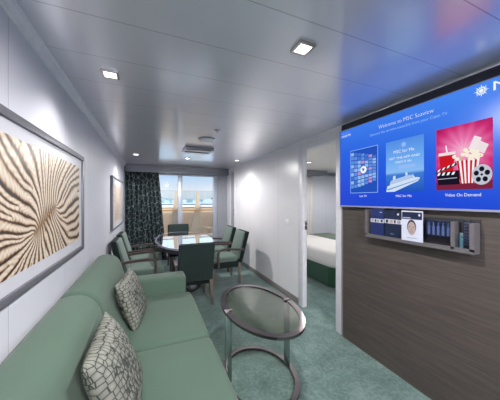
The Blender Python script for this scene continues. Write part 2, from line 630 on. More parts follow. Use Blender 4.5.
# bedroom shell
struct(MB().box(BX1, BX1 + 0.1, BY0, YW, 0, H).build('wall_bedroom_right', 'wall_panels_bedroom', smooth=0))
struct(MB().box(XR + 0.045, BX1, BY0 - 0.1, BY0, 0, H).build('wall_bedroom_near', 'wall_panels_bedroom', smooth=0))
struct(MB().box(XR + 0.045, BX1, BY1, BY1 + 0.1, 0, 2.17).build('wall_bedroom_far', 'wall_panels_bedroom', smooth=0))
struct(MB().box(XR + 0.045, 4.55, BY1 - 0.35, BY1 + 0.1, 2.12, H).build('trim_5', 'grey_bulkhead', smooth=0))
struct(MB().box(4.55, BX1, BY1 - 0.05, BY1 + 0.1, 2.165, H - 0.02).build('trim_6', 'grey_bulkhead', smooth=0))

# window wall: bulkhead, glazed sliding door, grey side panel
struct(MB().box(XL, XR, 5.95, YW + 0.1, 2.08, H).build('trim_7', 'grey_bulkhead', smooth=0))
struct(MB().box(1.64, XR, 6.08, YW + 0.1, 0, 2.08).build('wall_back', 'grey_panel', smooth=0))
w1 = struct(MB().box(0.64, 0.745, 6.12, 6.2, 0.03, 2.08, 0.004).box(1.53, 1.64, 6.11, 6.21, 0, 2.08, 0.004)
            .box(XL, -0.45, 6.12, 6.2, 0.03, 2.08, 0.004).box(XL, 1.53, 6.12, 6.2, 0, 0.07, 0.004)
            .box(XL, 1.53, 6.121, 6.199, 2.04, 2.08, 0.004).build('window_1', 'window_frame'))
MB().box(-0.45, 0.64, 6.155, 6.165, 0.07, 2.04).build('window_pane', 'window_glass', w1, smooth=0)
MB().box(0.745, 1.53, 6.155, 6.165, 0.07, 2.04).build('window_pane', 'window_glass', w1, smooth=0)

# ------------------------------------------------------------------ balcony and what lies beyond
struct(MB().box(-2.5, 4.5, YW + 0.1, 8.2, -0.15, -0.02).build('floor_balcony', 'deck', smooth=0))
par = struct(MB().box(-2.5, 4.5, 7.84, 7.99, 0, 1.2).build('wall_balcony', 'beige_wall', smooth=0))
MB().box(-2.5, 4.5, 7.793, 8.07, 1.2, 1.268, 0.01).build('ledge', 'ledge_white', par)
rail = thing('balcony_railing', 'wooden handrail with a tinted glass screen along the balcony edge', 'railing', (1.0, 7.6, 0))
MB().tube([(-3.5, -0.02, 1.115), (3.5, -0.02, 1.115)], 0.022, 12).build('handrail', 'rail_wood', rail)
for x in (-3.0, -1.6, -0.1, 1.35, 2.8):
    MB().box(x - 0.012, x + 0.012, 0.0, 0.242, 1.0, 1.12).build('rail_bracket', 'balcony_frame', rail)
for k in range(5):
    MB().box(-3.5 + k * 1.4, -3.5 + k * 1.4 + 1.39, 0.2, 0.212, 1.27, 1.73).build('glass_panel', 'rail_glass', rail, smooth=0)
MB().box(-3.5, 3.5, 0.195, 0.217, 1.72, 1.735).build('top_strip', 'window_frame', rail)
MB().box(-3.5, 3.5, 0.19, 0.222, 1.275, 1.30).build('bottom_strip', 'hull_dark', rail)


def fin(x, label):
    """A curved bulwark bracket: it sweeps outwards and widens towards the deck."""
    L = [(0.09, 1.70), (0.07, 1.45), (0.045, 1.22), (0.0, 0.98), (-0.07, 0.72), (-0.12, 0.46), (-0.17, 0.2), (-0.2, 0.0)]
    R_ = [(0.17, 0.0), (0.17, 0.2), (0.165, 0.46), (0.165, 0.72), (0.165, 0.98), (0.165, 1.22), (0.165, 1.45), (0.165, 1.70)]
    o = MB().prism([(a, 0, z) for a, z in L + R_], (0, 0.14, 0)).build('bulwark_bracket', 'beige_fin', None, 35)
    o.location = (x, 7.65, 0)
    return tag(o, label, 'bracket', 'curved brackets along the balcony parapet')


fin(0.62, 'curved beige bracket on the balcony parapet behind the window mullion')
fin(1.30, 'curved beige bracket standing alone in the middle of the wide window pane')
fin(1.98, 'curved beige bracket at the right edge of the view, behind the balcony chair')

# balcony armchair
bc = thing('balcony_chair', 'pale metal armchair with a woven seat standing on the balcony', 'chair', (1.78, 6.95, -0.02), 0.5)
for s in (-1, 1):
    MB().tube([(s * 0.26, 0.24, 0), (s * 0.26, 0.25, 0.62), (s * 0.26, 0.20, 0.66), (s * 0.26, -0.22, 0.66), (s * 0.26, -0.27, 0.0)], 0.014, 8).build('side_frame', 'balcony_frame', bc)
MB().box(-0.245, 0.245, -0.24, 0.24, 0.42, 0.445, 0.01).build('seat', 'beige_fin', bc)
MB().hexa([(-0.24, -0.24, 0.45), (0.24, -0.24, 0.45), (0.24, -0.21, 0.45), (-0.24, -0.21, 0.45)],
          [(-0.24, -0.36, 0.86), (0.24, -0.36, 0.86), (0.24, -0.33, 0.86), (-0.24, -0.33, 0.86)], 0.008).build('backrest', 'beige_fin', bc)

struct(MB().box(-6000, 9000, 60, 14000, -31, -30).build('ground_sea', 'sea', smooth=0))
hb = MB()
n = 70
prof = [(-1400 + i * 75, 22 + 16 * math.sin(i * 0.37) + 10 * math.sin(i * 1.3 + 1) + random.uniform(-4, 6)) for i in range(n)]
ringsA = [[(x, 2350, -30), (x, 2380, -30 + h * 0.75), (x, 2500, -30 + h + 6), (x, 2900, -30)] for x, h in prof]
hb.loft(ringsA, closed=False)
struct(hb.build('ground_coast', 'land', smooth=60))
fy = thing('ferry', 'distant white ship moored across the water', 'ship', (400, 1700, -30))
MB().hexa([(-58, -9, 0), (58, -9, 0), (58, 9, 0), (-58, 9, 0)], [(-66, -11, 14), (62, -11, 14), (62, 11, 14), (-66, 11, 14)], 1.0, 1).build('hull', 'building_white', fy)
MB().box(-52, 44, -9, 9, 14, 25, 1.0, 1).box(-40, 30, -8, 8, 25, 33, 1.0, 1).build('superstructure', 'building_white', fy)
MB().box(8, 20, -4, 4, 33, 44, 1.0, 1).build('funnel', 'hull_dark', fy)
for i, (x, w, h) in enumerate([(140, 46, 18), (215, 60, 14), (290, 40, 24), (400, 70, 17)]):
    b = MB().box(-w / 2, w / 2, -15, 15, 0, h).box(-w / 2 + 4, w / 2 - 10, -12, 12, h, h + 6).build('harbour_building', 'building_white', smooth=0)
    b.location = (x, 2250, -30)
    tag(b, ['tiny pale harbour block nearest the curtain, on the far shore', 'wide low harbour block on the far shore, beside the one nearest the curtain', 'tallest pale block of the harbour skyline on the far shore', 'pale harbour block farthest from the curtain, towards the moored ship'][i], 'building', 'buildings of the distant harbour')

# ------------------------------------------------------------------ ceiling fittings


def make_downlight(label):
    t = thing('downlight', label, 'ceiling light', (0, 0, H), 0, 'square recessed downlights')
    s, w = 0.048, 0.014
    m = MB()
    for a in ((-s, s, -s, -s + w), (-s, s, s - w, s), (-s, -s + w, -s + w, s - w), (s - w, s, -s + w, s - w)):
        m.box(a[0], a[1], a[2], a[3], -0.013, 0.0)
    m.build('trim_frame', 'chrome', t, smooth=0)
    MB().box(-s + w, s - w, -s + w, s - w, -0.003, 0.0).build('lamp_lens', 'lamp_glow', t, smooth=0)
    return t


DL = [(-0.23, 1.72, 'square downlight over the sofa and the large coral picture', SPOT_W * 0.42),
      (0.734, 1.036, 'brightest square downlight in the ceiling, nearest the television', SPOT_W * 1.15),
      (-0.225, 4.6, 'small downlight over the framed picture by the curtain', SPOT_W * 0.55),
      (0.66, 4.64, 'small downlight just beyond the ceiling vent', SPOT_W * 1.5),
      (1.61, 4.51, 'small downlight in the far right corner of the ceiling near the window', SPOT_W * 0.28),
      (0.734, -0.9, 'added fill downlight in the rear half of the ceiling', FILL_W),
      (-0.1, -1.9, 'added fill downlight over the rear left corner', FILL_W),
      (0.9, -2.2, 'added fill downlight over the middle of the rear wall', FILL_W),
      (3.1, 4.15, 'bedroom downlight seen through the doorway, nearer the door frame', SPOT_W * 0.5),
      (3.2, 3.0, 'bedroom downlight seen through the doorway, nearer the television', SPOT_W * 0.45),
      (4.3, 3.6, 'bedroom downlight over the head of the bed', SPOT_W * 0.9)]
dl0 = None
for x, y, lb, pw in DL:
    if dl0 is None:
        dl = dl0 = make_downlight(lb)
        dl.location = (x, y, H)
    else:
        dl = dup(dl0, (x, y, H), 0, lb, 'square recessed downlights')
for x, y, lb, pw in DL:
    near_wall = x < 0 and y > 0 or x == 1.61
    ld = bpy.data.lights.new('downlight_beam', 'SPOT')
    ld.energy = pw
    ld.spot_size = math.radians(125 if near_wall else 178)
    ld.spot_blend = 1.0 if near_wall else 0.4
    ld.shadow_soft_size = 0.03
    ld.color = (1.0, 0.97, 0.94)
    lo = bpy.data.objects.new('downlight_beam', ld)
    COL.objects.link(lo)
    lo.location = (x, y, H - 0.03)

vt = thing('air_vent', 'rectangular white air vent with a dark slot on the ceiling', 'vent', (0.70, 3.82, H))
MB().box(-0.22, 0.22, -0.2, 0.2, -0.028, 0, 0.006).build('housing', 'white_paint', vt)
for k in range(2):
    MB().box(-0.19, 0.19, -0.16 + k * 0.2, -0.10 + k * 0.2, -0.034, -0.027, 0.001).build('slot', 'black_slot', vt)
MB().box(-0.21, 0.21, -0.212, -0.2, -0.04, 0, 0.002).build('front_lip', 'grey_bulkhead', vt)
sp = thing('smoke_detector', 'round white disc mounted on the ceiling in front of the vent', 'detector', (0.69, 3.1, H))
MB().lathe([(0.105, 0), (0.105, -0.008), (0.09, -0.022), (0.001, -0.024)], 32).build('disc', 'white_paint', sp)
MB().ring(0.108, 0.108, 0.01, -0.008, 0.0, 32).build('rim', 'grey_bulkhead', sp)
sk = thing('sprinkler_head', 'small chrome sprinkler head in the middle of the ceiling', 'sprinkler', (0.706, 2.653, H))
MB().lathe([(0.04, 0), (0.04, -0.006), (0.012, -0.01), (0.012, -0.02), (0.001, -0.02)], 20).build('escutcheon', 'chrome', sk)
MB().lathe([(0.02, -0.026), (0.02, -0.022), (0.001, -0.02)], 16).build('deflector', 'chrome', sk)

sw = thing('light_switch', 'small white switch plate on the wall left of the doorway', 'switch', (XR, 3.08, 1.11))
MB().box(-0.009, 0, -0.045, 0.045, -0.045, 0.045, 0.003).build('plate', 'white_plastic', sw)
MB().box(-0.013, -0.008, -0.02, 0.02, -0.025, 0.025, 0.002).build('rocker', 'white_paint', sw)

# ------------------------------------------------------------------ curtain


def curtain(name, x0, x1, y, z0, z1, folds, amp, mat, flare=0.0):
    m = MB()
    nx, nz = folds * 10, 14
    rows = []
    for j in range(nz + 1):
        q = j / nz
        z = z1 + (z0 - z1) * q
        row = []
        for i in range(nx + 1):
            u = i / nx
            x = x0 + (x1 + flare * q - x0) * u
            a = amp * (0.7 + 0.5 * q)
            yy = y + a * math.sin(u * folds * 2 * PI + 0.6 * math.sin(u * 9)) + 0.006 * math.sin(u * 31 + q * 4)
            row.append((x + 0.006 * math.sin(q * 5 + u * 20), yy, z))
        rows.append(row)
    m.loft(rows, closed=False)
    o = m.build(name, mat, None, 0)
    for p in o.data.polygons:
        p.use_smooth = True
    md = o.modifiers.new('thickness', 'SOLIDIFY')
    md.thickness = 0.003
    return o


cu = curtain('curtain', -0.515, 0.18, 6.02, 0.015, 2.1, 8, 0.032, 'curtain_print', 0.2)
tag(cu, 'dark patterned full-length curtain drawn to the side of the balcony window', 'curtain')
sc_ = curtain('bedroom_curtain', 3.3, 4.25, 5.52, 0.02, 2.13, 12, 0.02, 'linen_white')
tag(sc_, 'white bedroom curtain glimpsed through the doorway beyond the bed', 'curtain')

# ------------------------------------------------------------------ pictures


def coral(u, v, c, n1, rmax, seed):
    """Ink colour of the coral photograph: ridges fanning out from a slanting slit."""
    ca, sa = math.cos(0.43), math.sin(0.43)
    x, y = (u * ca + v * sa), (-u * sa + v * ca)
    z = complex(x, y) / c
    if abs(z) < 1e-6:
        z = complex(1e-6, 0)
    import cmath
    w = cmath.acosh(z)
    xi, eta = abs(w.real), w.imag if w.real >= 0 else -w.imag
    if y < 0 and eta > 0:
        eta = -eta
    r = xi
    wob = 0.10 * math.sin(r * 2.2 + eta * 3 + seed) + 0.012 * math.sin(r * 6 - eta * 5) + 0.006 * math.sin(r * 13 + eta * 9)
    ph1 = (eta + wob) * n1 / (2 * PI)
    ph2 = (eta + wob * 1.1) * (n1 * 2) / (2 * PI)
    k1 = abs(((ph1 % 1) - 0.5) * 2)          # 0 in mid ridge, 1 in the groove
    k2 = abs(((ph2 % 1) - 0.5) * 2)
    br = 1.4 + 0.5 * math.sin(math.floor(ph1) * 2.4)
    b = min(1, max(0, (r - br) / 0.35))
    k = k1 if b <= 0 else (k2 if b >= 1 else k1 * (1 - b) + k2 * b)
    side = ((ph2 if b > 0.5 else ph1) % 1) - 0.5
    rag = 0.13 * math.sin(r * 55 + 5 * math.sin(eta * 20)) + 0.06 * math.sin(r * 97 + eta * 40)
    h = 1.2 - 1.2 * k ** 2.3 + rag * (1 - k * 0.6) - 0.10
    h *= min(1, 0.6 + r * 0.9)
    stops = [(0.0, (34, 24, 22)), (0.25, (52, 36, 30)), (0.46, (98, 70, 50)), (0.66, (146, 116, 88)), (0.88, (186, 166, 142)), (1.2, (208, 198, 184))]
    h2 = h - 0.42 * side * 2 * (1 if u < 0 else -1)
    h2 = min(1.19, max(0.0, h2))
    for (a, ca_), (bb, cb_) in zip(stops, stops[1:]):
        if h2 <= bb:
            q = (h2 - a) / (bb - a)
            col = [ca_[i] + (cb_[i] - ca_[i]) * q for i in range(3)]
            break
    if abs(y) < c * 0.035 and abs(x) < c * 1.05:
        col = (130, 100, 56)
    return rgb(*col)


def picture(name, label, y0, y1, z0, z1, fw, mw, mh, cy, cz, c, n1, nx, nz, ink=1.0, tint=(1, 1, 1)):
    t = thing(name, label, 'picture', (XL, (y0 + y1) / 2, (z0 + z1) / 2))
    hy, hz = (y1 - y0) / 2, (z1 - z0) / 2
    D = 0.036
    m = MB()
    m.box(0.0, D, -hy, hy, hz - fw, hz, 0.001).box(0.0, D, -hy, hy, -hz, -hz + fw, 0.001)
    m.box(0.0, D - 0.0003, -hy, -hy + fw, -hz + fw, hz - fw, 0.001).box(0.0, D - 0.0003, hy - fw, hy, -hz + fw, hz - fw, 0.001)
    m.build('frame', 'frame_silver' if fw > 0.025 else 'frame_dark', t)
    MB().box(0.002, 0.024, -hy + fw, hy - fw, -hz + fw, hz - fw).build('mount', 'mat_white', t, smooth=0)
    # the print is a fine grid that carries its colours
    a0, a1, b0, b1 = -hy + fw + mw, hy - fw - mw, -hz + fw + mh, hz - fw - mh
    me = bpy.data.meshes.new('print')
    vs = [(0.0255, a0 + (a1 - a0) * i / nx, b0 + (b1 - b0) * j / nz) for j in range(nz + 1) for i in range(nx + 1)]
    fs = [(j * (nx + 1) + i, j * (nx + 1) + i + 1, (j + 1) * (nx + 1) + i + 1, (j + 1) * (nx + 1) + i) for j in range(nz) for i in range(nx)]
    me.from_pydata(vs, [], fs)
    ca = me.color_attributes.new('ink', 'FLOAT_COLOR', 'POINT')
    flat = []
    for p in vs:
        col = coral(p[1] + t.location.y - cy, p[2] + t.location.z - cz, c, n1, 1, 0.7)
        flat += [1 - (1 - col[0] * tint[0]) * ink, 1 - (1 - col[1] * tint[1]) * ink, 1 - (1 - col[2] * tint[2]) * ink, 1]
    ca.data.foreach_set('color', flat)
    me.materials.append(M['coral_print'])
    o = bpy.data.objects.new('print', me)
    COL.objects.link(o)
    o.parent = t
    return t


picture('framed_picture', 'large silver-framed photograph of ribbed coral hanging over the sofa', 0.82, 2.314, 1.05, 1.795, 0.034, 0.075, 0.06, 1.568, 1.35, 0.15, 34, 420, 220)
picture('framed_picture', 'small framed beige coral picture on the wall beside the curtain', 3.95, 5.42, 0.99, 1.80, 0.024, 0.13, 0.09, 4.5, 1.25, 0.26, 44, 140, 80, 0.7, (0.9, 0.76, 0.68))

# ------------------------------------------------------------------ television
TX = 1.834
TY0, TY1, TZ0, TZ1 = 0.475, 1.934, 1.376, 2.158
tv = thing('television', 'wide wall television showing a blue menu with three picture tiles', 'television', (0, 0, 0))
MB().box(TX + 0.004, 1.867, TY0, TY1, TZ0, TZ1, 0.004).build('casing', 'dark_plastic', tv)
m = MB()
bw = 0.006
m.box(TX - 0.002, TX + 0.004, TY0, TY1, TZ0, TZ0 + 0.014).box(TX - 0.002, TX + 0.004, TY0, TY1, TZ1 - bw, TZ1)
m.box(TX - 0.002, TX + 0.004, TY0, TY0 + bw, TZ0 + 0.014, TZ1 - bw).box(TX - 0.002, TX + 0.004, TY1 - bw, TY1, TZ0 + 0.014, TZ1 - bw)
m.build('bezel', 'tv_bezel', tv, smooth=0)
MB().box(TX, TX + 0.004, TY0 + bw, TY1 - bw, TZ0 + 0.014, TZ1 - bw).build('screen', 'screen_blue', tv, smooth=0)


def scr(pts, lay):
    return [(TX - 0.0004 * lay, y, z) for y, z in pts]


def tmat(y, z, lay=6, rot=0.0):
    return Matrix.Translation((TX - 0.0004 * lay, y, z)) @ Matrix(((0, 0, -1, 0), (-1, 0, 0, 0), (0, 1, 0, 0), (0, 0, 0, 1))) @ Matrix.Rotation(rot, 4, 'Z')


def q4(y0, y1, z0, z1):
    return [(y0, z0), (y1, z0), (y1, z1), (y0, z1)]


def disc(y, z, r, n=20, k=1.0):
    return [(y + r * math.cos(2 * PI * i / n), z + r * k * math.sin(2 * PI * i / n)) for i in range(n)]


text('title_text', 'Welcome to MSC Seaview', 0.045, 's_white', tmat(1.475, 2.062), tv, width=0.435, bold=-0.0008)
text('subtitle_text', 'Discover the services accessible from your Cabin TV', 0.03, 's_pale', tmat(1.562, 2.018), tv, width=0.605)
text('clock_text', '09:09 PM', 0.03, 's_white', tmat(1.905, 2.083), tv, width=0.115)
text('date_text', 'Sat, June', 0.018, 's_pale', tmat(1.905, 2.118), tv, width=0.10)

# brand mark: a compass star and the first letters of the name
m = MB()
cy_, cz_ = 0.779, 2.102
star = []
for i in range(32):
    r = (0.038 if i % 4 == 0 else 0.029) if i % 2 == 0 else 0.018
    star.append((cy_ + r * math.cos(2 * PI * i / 32), cz_ + r * math.sin(2 * PI * i / 32)))
m.poly(scr(star, 3))
m.mi = 1
m.poly(scr(disc(cy_, cz_, 0.015), 4))
m.mi = 0
m.poly(scr(disc(cy_, cz_, 0.011), 5))
m.build('brand_star', ['s_white', 's_sky2'], tv, smooth=0)
text('brand_text', 'MSC', 0.075, 's_white', tmat(0.732, 2.08), tv, width=0.2)

# tile 1: a curved wall of little photographs
m = MB()
a0, a1, b0, b1 = 1.792, 1.482, 1.511, 1.929
m.poly(scr(q4(a0, a1, b0, b1), 1))
m.mi = 1
m.poly(scr(q4(a0 - 0.005, a1 + 0.005, b0 + 0.005, b1 - 0.005), 2))
for r in range(9):
    for c_ in range(7):
        u = c_ / 7
        sag = 0.075 * (u ** 1.3)
        zt = 1.905 - sag - r * (1.905 - 1.55 - 2 * sag) / 9
        zh = (1.905 - 1.55 - 2 * sag) / 9 * 0.8
        ya = 1.783 - c_ * 0.041
        m.mi = 2 + random.choice((0, 0, 1, 1, 2, 3))
        m.poly(scr(q4(ya, ya - 0.036, zt - zh, zt), 3))
m.mi = 6
m.poly(scr(disc(1.634, 1.728, 0.034, 24), 4))
m.mi = 1
m.poly(scr([(1.65, 1.745), (1.62, 1.735), (1.64, 1.708)], 5))
tl = m.build('menu_tile', ['s_pale', 's_tile', 's_photo1', 's_photo2', 's_photo3', 's_photo4', 's_white'], tv, smooth=0)
text('tile_label', 'Live TV', 0.026, 's_white', tmat(1.637, 1.474), tl, 'CENTER')

# tile 2: a cruise ship at sea under its name
m = MB()
a0, a1 = 1.405, 1.104
m.mi = 0
m.poly(scr(q4(a0, a1, 1.512, 1.927), 1))
m.mi = 3
m.poly(scr([(1.402, 1.513), (1.392, 1.56), (1.15, 1.618), (1.13, 1.612), (1.145, 1.588), (1.33, 1.513)], 3))
m.mi = 4
m.poly(scr([(1.395, 1.535), (1.14, 1.602), (1.145, 1.596), (1.385, 1.525)], 4))
m.mi = 3
m.poly(scr([(1.372, 1.565), (1.362, 1.60), (1.27, 1.628), (1.18, 1.64), (1.165, 1.615)], 2))
m.mi = 4
for k in range(4):
    z_ = 1.574 + k * 0.009
    m.poly(scr([(1.365, z_), (1.175, z_ + 0.045), (1.175, z_ + 0.049), (1.365, z_ + 0.004)], 3.5))
m.mi = 3
m.poly(scr([(1.345, 1.60), (1.34, 1.64), (1.322, 1.645), (1.318, 1.61)], 3))
m.poly(scr([(1.24, 1.63), (1.238, 1.662), (1.225, 1.662), (1.222, 1.635)], 3))
m.mi = 5
m.poly(scr(q4(1.295, 1.165, 1.695, 1.722), 2))
star = []
for i in range(24):
    r = 0.024 if i % 2 == 0 else 0.014
    star.append((1.254 + r * math.cos(2 * PI * i / 24), 1.882 + r * math.sin(2 * PI * i / 24)))
m.poly(scr(star, 2))
tl = m.build('menu_tile', ['s_horizon', 's_sky2', 's_sea', 's_hull', 's_hull2', 's_pale'], tv, smooth=0)
text('tile_text', 'MSC for Me', 0.034, 's_white', tmat(1.254, 1.822), tl, 'CENTER')
text('tile_text', 'GET THE APP AND', 0.024, 's_white', tmat(1.254, 1.775), tl, 'CENTER', width=0.245)
text('tile_text', 'ENJOY IT ALL', 0.022, 's_white', tmat(1.254, 1.742), tl, 'CENTER')
text('tile_label', 'MSC for Me', 0.026, 's_white', tmat(1.254, 1.470), tl, 'CENTER')

# tile 3: popcorn, drink, clapperboard, tickets and a film reel
TM = ['s_burst', 's_magenta2', 's_glow', 's_red', 's_popcorn', 's_popshade', 's_black', 's_steel', 's_floor', 's_ticket', 's_cup', 's_white']
I = {k: i for i, k in enumerate(TM)}
m = MB()
a0, a1, b0, b1 = 1.023, 0.727, 1.513, 1.929


def P(col, pts, lay):
    m.mi = I[col]
    m.poly(scr(pts, lay))


P('s_burst', q4(a0, a1, b0, b1), 1)
P('s_floor', q4(a0, a1, b0, 1.565), 2.2)
P('s_red', [(1.005, 1.745), (0.915, 1.745), (0.925, 1.60), (0.993, 1.60)], 3)
P('s_cup', q4(1.008, 0.91, 1.745, 1.765), 4)
P('s_white', [(0.962, 1.765), (0.968, 1.81), (0.961, 1.812), (0.954, 1.765)], 3)
P('s_ticket', [(0.845, 1.76), (0.812, 1.842), (0.777, 1.822), (0.80, 1.745)], 3)
P('s_cup', [(0.81, 1.75), (0.785, 1.805), (0.745, 1.775), (0.765, 1.725)], 3.5)
P('s_white', [(0.905, 1.70), (0.787, 1.70), (0.803, 1.552), (0.884, 1.552)], 5)
for k in range(5):
    t0, t1 = (k * 2 + 0.1) / 10, (k * 2 + 1.1) / 10
    yt0, yt1 = 0.905 - 0.118 * t0, 0.905 - 0.118 * t1
    yb0, yb1 = 0.884 - 0.081 * t0, 0.884 - 0.081 * t1
    P('s_red', [(yt0, 1.70), (yt1, 1.70), (yb1, 1.552), (yb0, 1.552)], 5.5)
rnd = random.Random(3)
for i in range(34):
    u = rnd.random()
    y_ = 0.918 - 0.138 * u
    z_ = 1.702 + rnd.random() * 0.068 * (1 - abs(u - 0.5) * 1.1)
    P('s_popcorn' if i % 4 else 's_popshade', disc(y_, z_, 0.0125 if i % 4 else 0.006, 8), 6 + i * 0.06)
P('s_black', [(1.022, 1.632), (0.89, 1.64), (0.885, 1.548), (1.008, 1.548)], 8.2)
P('s_black', [(1.022, 1.645), (0.905, 1.692), (0.90, 1.674), (1.02, 1.632)], 8.2)
for k in range(4):
    f0, f1 = 0.05 + k * 0.24, 0.17 + k * 0.24
    y0_, y1_ = 1.022 - 0.117 * f0, 1.022 - 0.117 * f1
    P('s_white', [(y0_, 1.634 + 0.043 * f0), (y1_, 1.634 + 0.043 * f1), (y1_ - 0.008, 1.65 + 0.043 * f1), (y0_ - 0.008, 1.65 + 0.043 * f0)], 8.6)
    P('s_white', [(y0_, 1.612), (y1_, 1.613), (y1_ - 0.008, 1.632), (y0_ - 0.008, 1.631)], 8.6)
P('s_steel', [(1.012, 1.59), (0.90, 1.593), (0.90, 1.589), (1.012, 1.586)], 8.6)
P('s_steel', disc(0.776, 1.60, 0.048, 30, 1.28), 8.4)
for k in range(5):
    a = PI / 2 + k * 2 * PI / 5
    P('s_black', disc(0.776 + 0.027 * math.cos(a), 1.60 + 0.034 * math.sin(a), 0.0125, 14, 1.25), 8.8)
P('s_black', disc(0.776, 1.60, 0.006, 10, 1.2), 8.8)
tl = m.build('menu_tile', TM, tv, smooth=0)
text('tile_label', 'Video On Demand', 0.029, 's_white', tmat(0.874, 1.470), tl, 'CENTER', width=0.19)

# ------------------------------------------------------------------ brochure rack under the television
HX0, HX1 = 1.80, 1.88
rk = thing('brochure_rack', 'grey wall rack holding brochures under the television', 'rack', (0, 0, 0))
MB().box(HX1 - 0.012, HX1, 0.80, 1.59, 1.12, 1.325).build('back_panel', 'holder_back', rk, smooth=0)
MB().box(HX0, HX1 - 0.012, 0.80, 1.59, 1.115, 1.13).build('bottom_shelf', 'holder_grey', rk, smooth=0)
MB().box(HX0, HX0 + 0.008, 0.80, 1.59, 1.13, 1.145).build('front_lip', 'holder_grey', rk, smooth=0)
for y0, y1, z1 in ((1.572, 1.59, 1.36), (0.901, 0.921, 1.305), (0.80, 0.822, 1.305)):
    MB().box(HX0, HX1 - 0.012, y0, y1, 1.13, z1).build('post', 'holder_grey', rk, smooth=0)
MB().box(HX0 + 0.01, HX0 + 0.013, 0.924, 1.07, 1.20, 1.30).build('acrylic_pocket', 'acrylic', rk, smooth=0)
MB().box(HX0 + 0.01, HX0 + 0.013, 0.824, 0.899, 1.146, 1.23).build('acrylic_pocket', 'acrylic', rk, smooth=0)


def card(name, label, cat, y0, y1, z0, z1, x, mats, deco):
    t = thing(name, label, cat, (x, (y0 + y1) / 2, z0), 0, 'printed matter in the wall rack')
    hw, h = (y1 - y0) / 2, z1 - z0
    MB().box(0, 0.004, -hw, hw, 0, h).build('cover', mats, t, smooth=0)
    for nm, mt, pts, lay in deco:
        MB().prism([(-0.0004 * lay, a * hw, b * h) for a, b in pts], (0.0003, 0, 0)).build(nm, mt, t, smooth=0)
    return t


def Q(a0, a1, b0, b1):
    return [(a0, b0), (a1, b0), (a1, b1), (a0, b1)]


def E(a, b, ra, rb, n=20):
    return [(a + ra * math.cos(2 * PI * i / n), b + rb * math.sin(2 * PI * i / n)) for i in range(n)]


card('brochure', 'navy brochure with small photos, at the end of the rack nearest the doorway', 'brochure', 1.411, 1.54, 1.146, 1.37, 1.815, 'navy_print',
     [('photo_strip', 'paper_white', Q(-1, 1, 0.47, 0.61), 1), ('photo', 'skin_print', Q(0.5, 0.85, 0.49, 0.59), 2), ('photo', 'hair_print', Q(0.1, 0.35, 0.49, 0.59), 2),
      ('photo', 'skin_print', Q(-0.35, 0.0, 0.49, 0.59), 2), ('photo', 'hair_print', Q(-0.85, -0.55, 0.49, 0.59), 2), ('emblem', 'paper_white', Q(-0.75, -0.4, 0.86, 0.88), 1)])
card('brochure', 'darker navy brochure with a photo strip, between other brochure and white sheet', 'brochure', 1.250, 1.402, 1.146, 1.362, 1.812, 'navy_dark',
     [('photo_strip', 'paper_white', Q(-1, 1, 0.50, 0.66), 1), ('photo', 'hair_print', Q(0.55, 0.85, 0.52, 0.64), 2), ('photo', 'skin_print', Q(0.0, 0.4, 0.52, 0.64), 2),
      ('photo', 'hair_print', Q(-0.3, -0.1, 0.52, 0.64), 2), ('photo', 'skin_print', Q(-0.8, -0.45, 0.52, 0.64), 2), ('emblem', 'paper_white', E(-0.55, 0.86, 0.1, 0.04), 1),
      ('emblem', 'bottle_print', Q(-0.1, 0.3, 0.1, 0.13), 1)])
card('notice_sheet', 'white sheet with a drawn face and a navy heading, leaning out of the rack', 'leaflet', 1.088, 1.243, 1.14, 1.365, 1.794, 'paper_white',
     [('heading', 'navy_dark', Q(-0.94, 0.94, 0.72, 0.96), 1), ('heading_text', 'paper_white', Q(0.1, 0.85, 0.755, 0.775), 2), ('heading_emblem', 'paper_white', E(-0.7, 0.87, 0.08, 0.04), 2),
      ('portrait', 'hair_print', E(0.02, 0.47, 0.43, 0.24), 1), ('portrait', 'skin_print', E(0.02, 0.42, 0.37, 0.22), 2),
      ('portrait_detail', 'hair_print', Q(0.12, 0.28, 0.46, 0.475), 3), ('portrait_detail', 'hair_print', Q(-0.24, -0.08, 0.46, 0.475), 3),
      ('portrait_detail', 'hair_print', Q(-0.1, 0.14, 0.30, 0.31), 3), ('portrait_detail', 'hair_print', [(0.03, 0.37), (-0.03, 0.37), (0.0, 0.44)], 3),
      ('caption', 'bottle_print', Q(-0.5, 0.5, 0.1, 0.115), 1)])
card('leaflet', 'leaflet with a row of pale bottles behind the clear pocket of the rack', 'leaflet', 0.925, 1.082, 1.198, 1.305, 1.82, 'navy_dark',
     [('bottle_picture', 'bottle_print', [(c - 0.1, 0.08), (c + 0.1, 0.08), (c + 0.1, 0.6), (c + 0.04, 0.7), (c + 0.04, 0.88), (c - 0.04, 0.88), (c - 0.04, 0.7), (c - 0.1, 0.6)], 1) for c in (-0.75, -0.37, 0.0, 0.37, 0.75)])
card('leaflet', 'green grey card standing behind the remote control in the rack', 'leaflet', 0.826, 0.898, 1.135, 1.235, 1.85, 'green_card', [('card_text', 'navy_print', Q(0.2, 0.8, 0.7, 0.75), 1)])
rc = thing('remote_control', 'black remote control standing in the end pocket of the rack', 'remote', (1.835, 0.848, 1.132))
MB().box(-0.009, 0.009, -0.019, 0.019, 0, 0.19, 0.004).build('body', 'remote_black', rc)
m = MB()
for r in range(8):
    for c_ in range(3):
        m.box(-0.0105, -0.0085, -0.014 + c_ * 0.010, -0.007 + c_ * 0.010, 0.03 + r * 0.019, 0.042 + r * 0.019)
m.build('keypad', 'remote_key', rc, smooth=0)


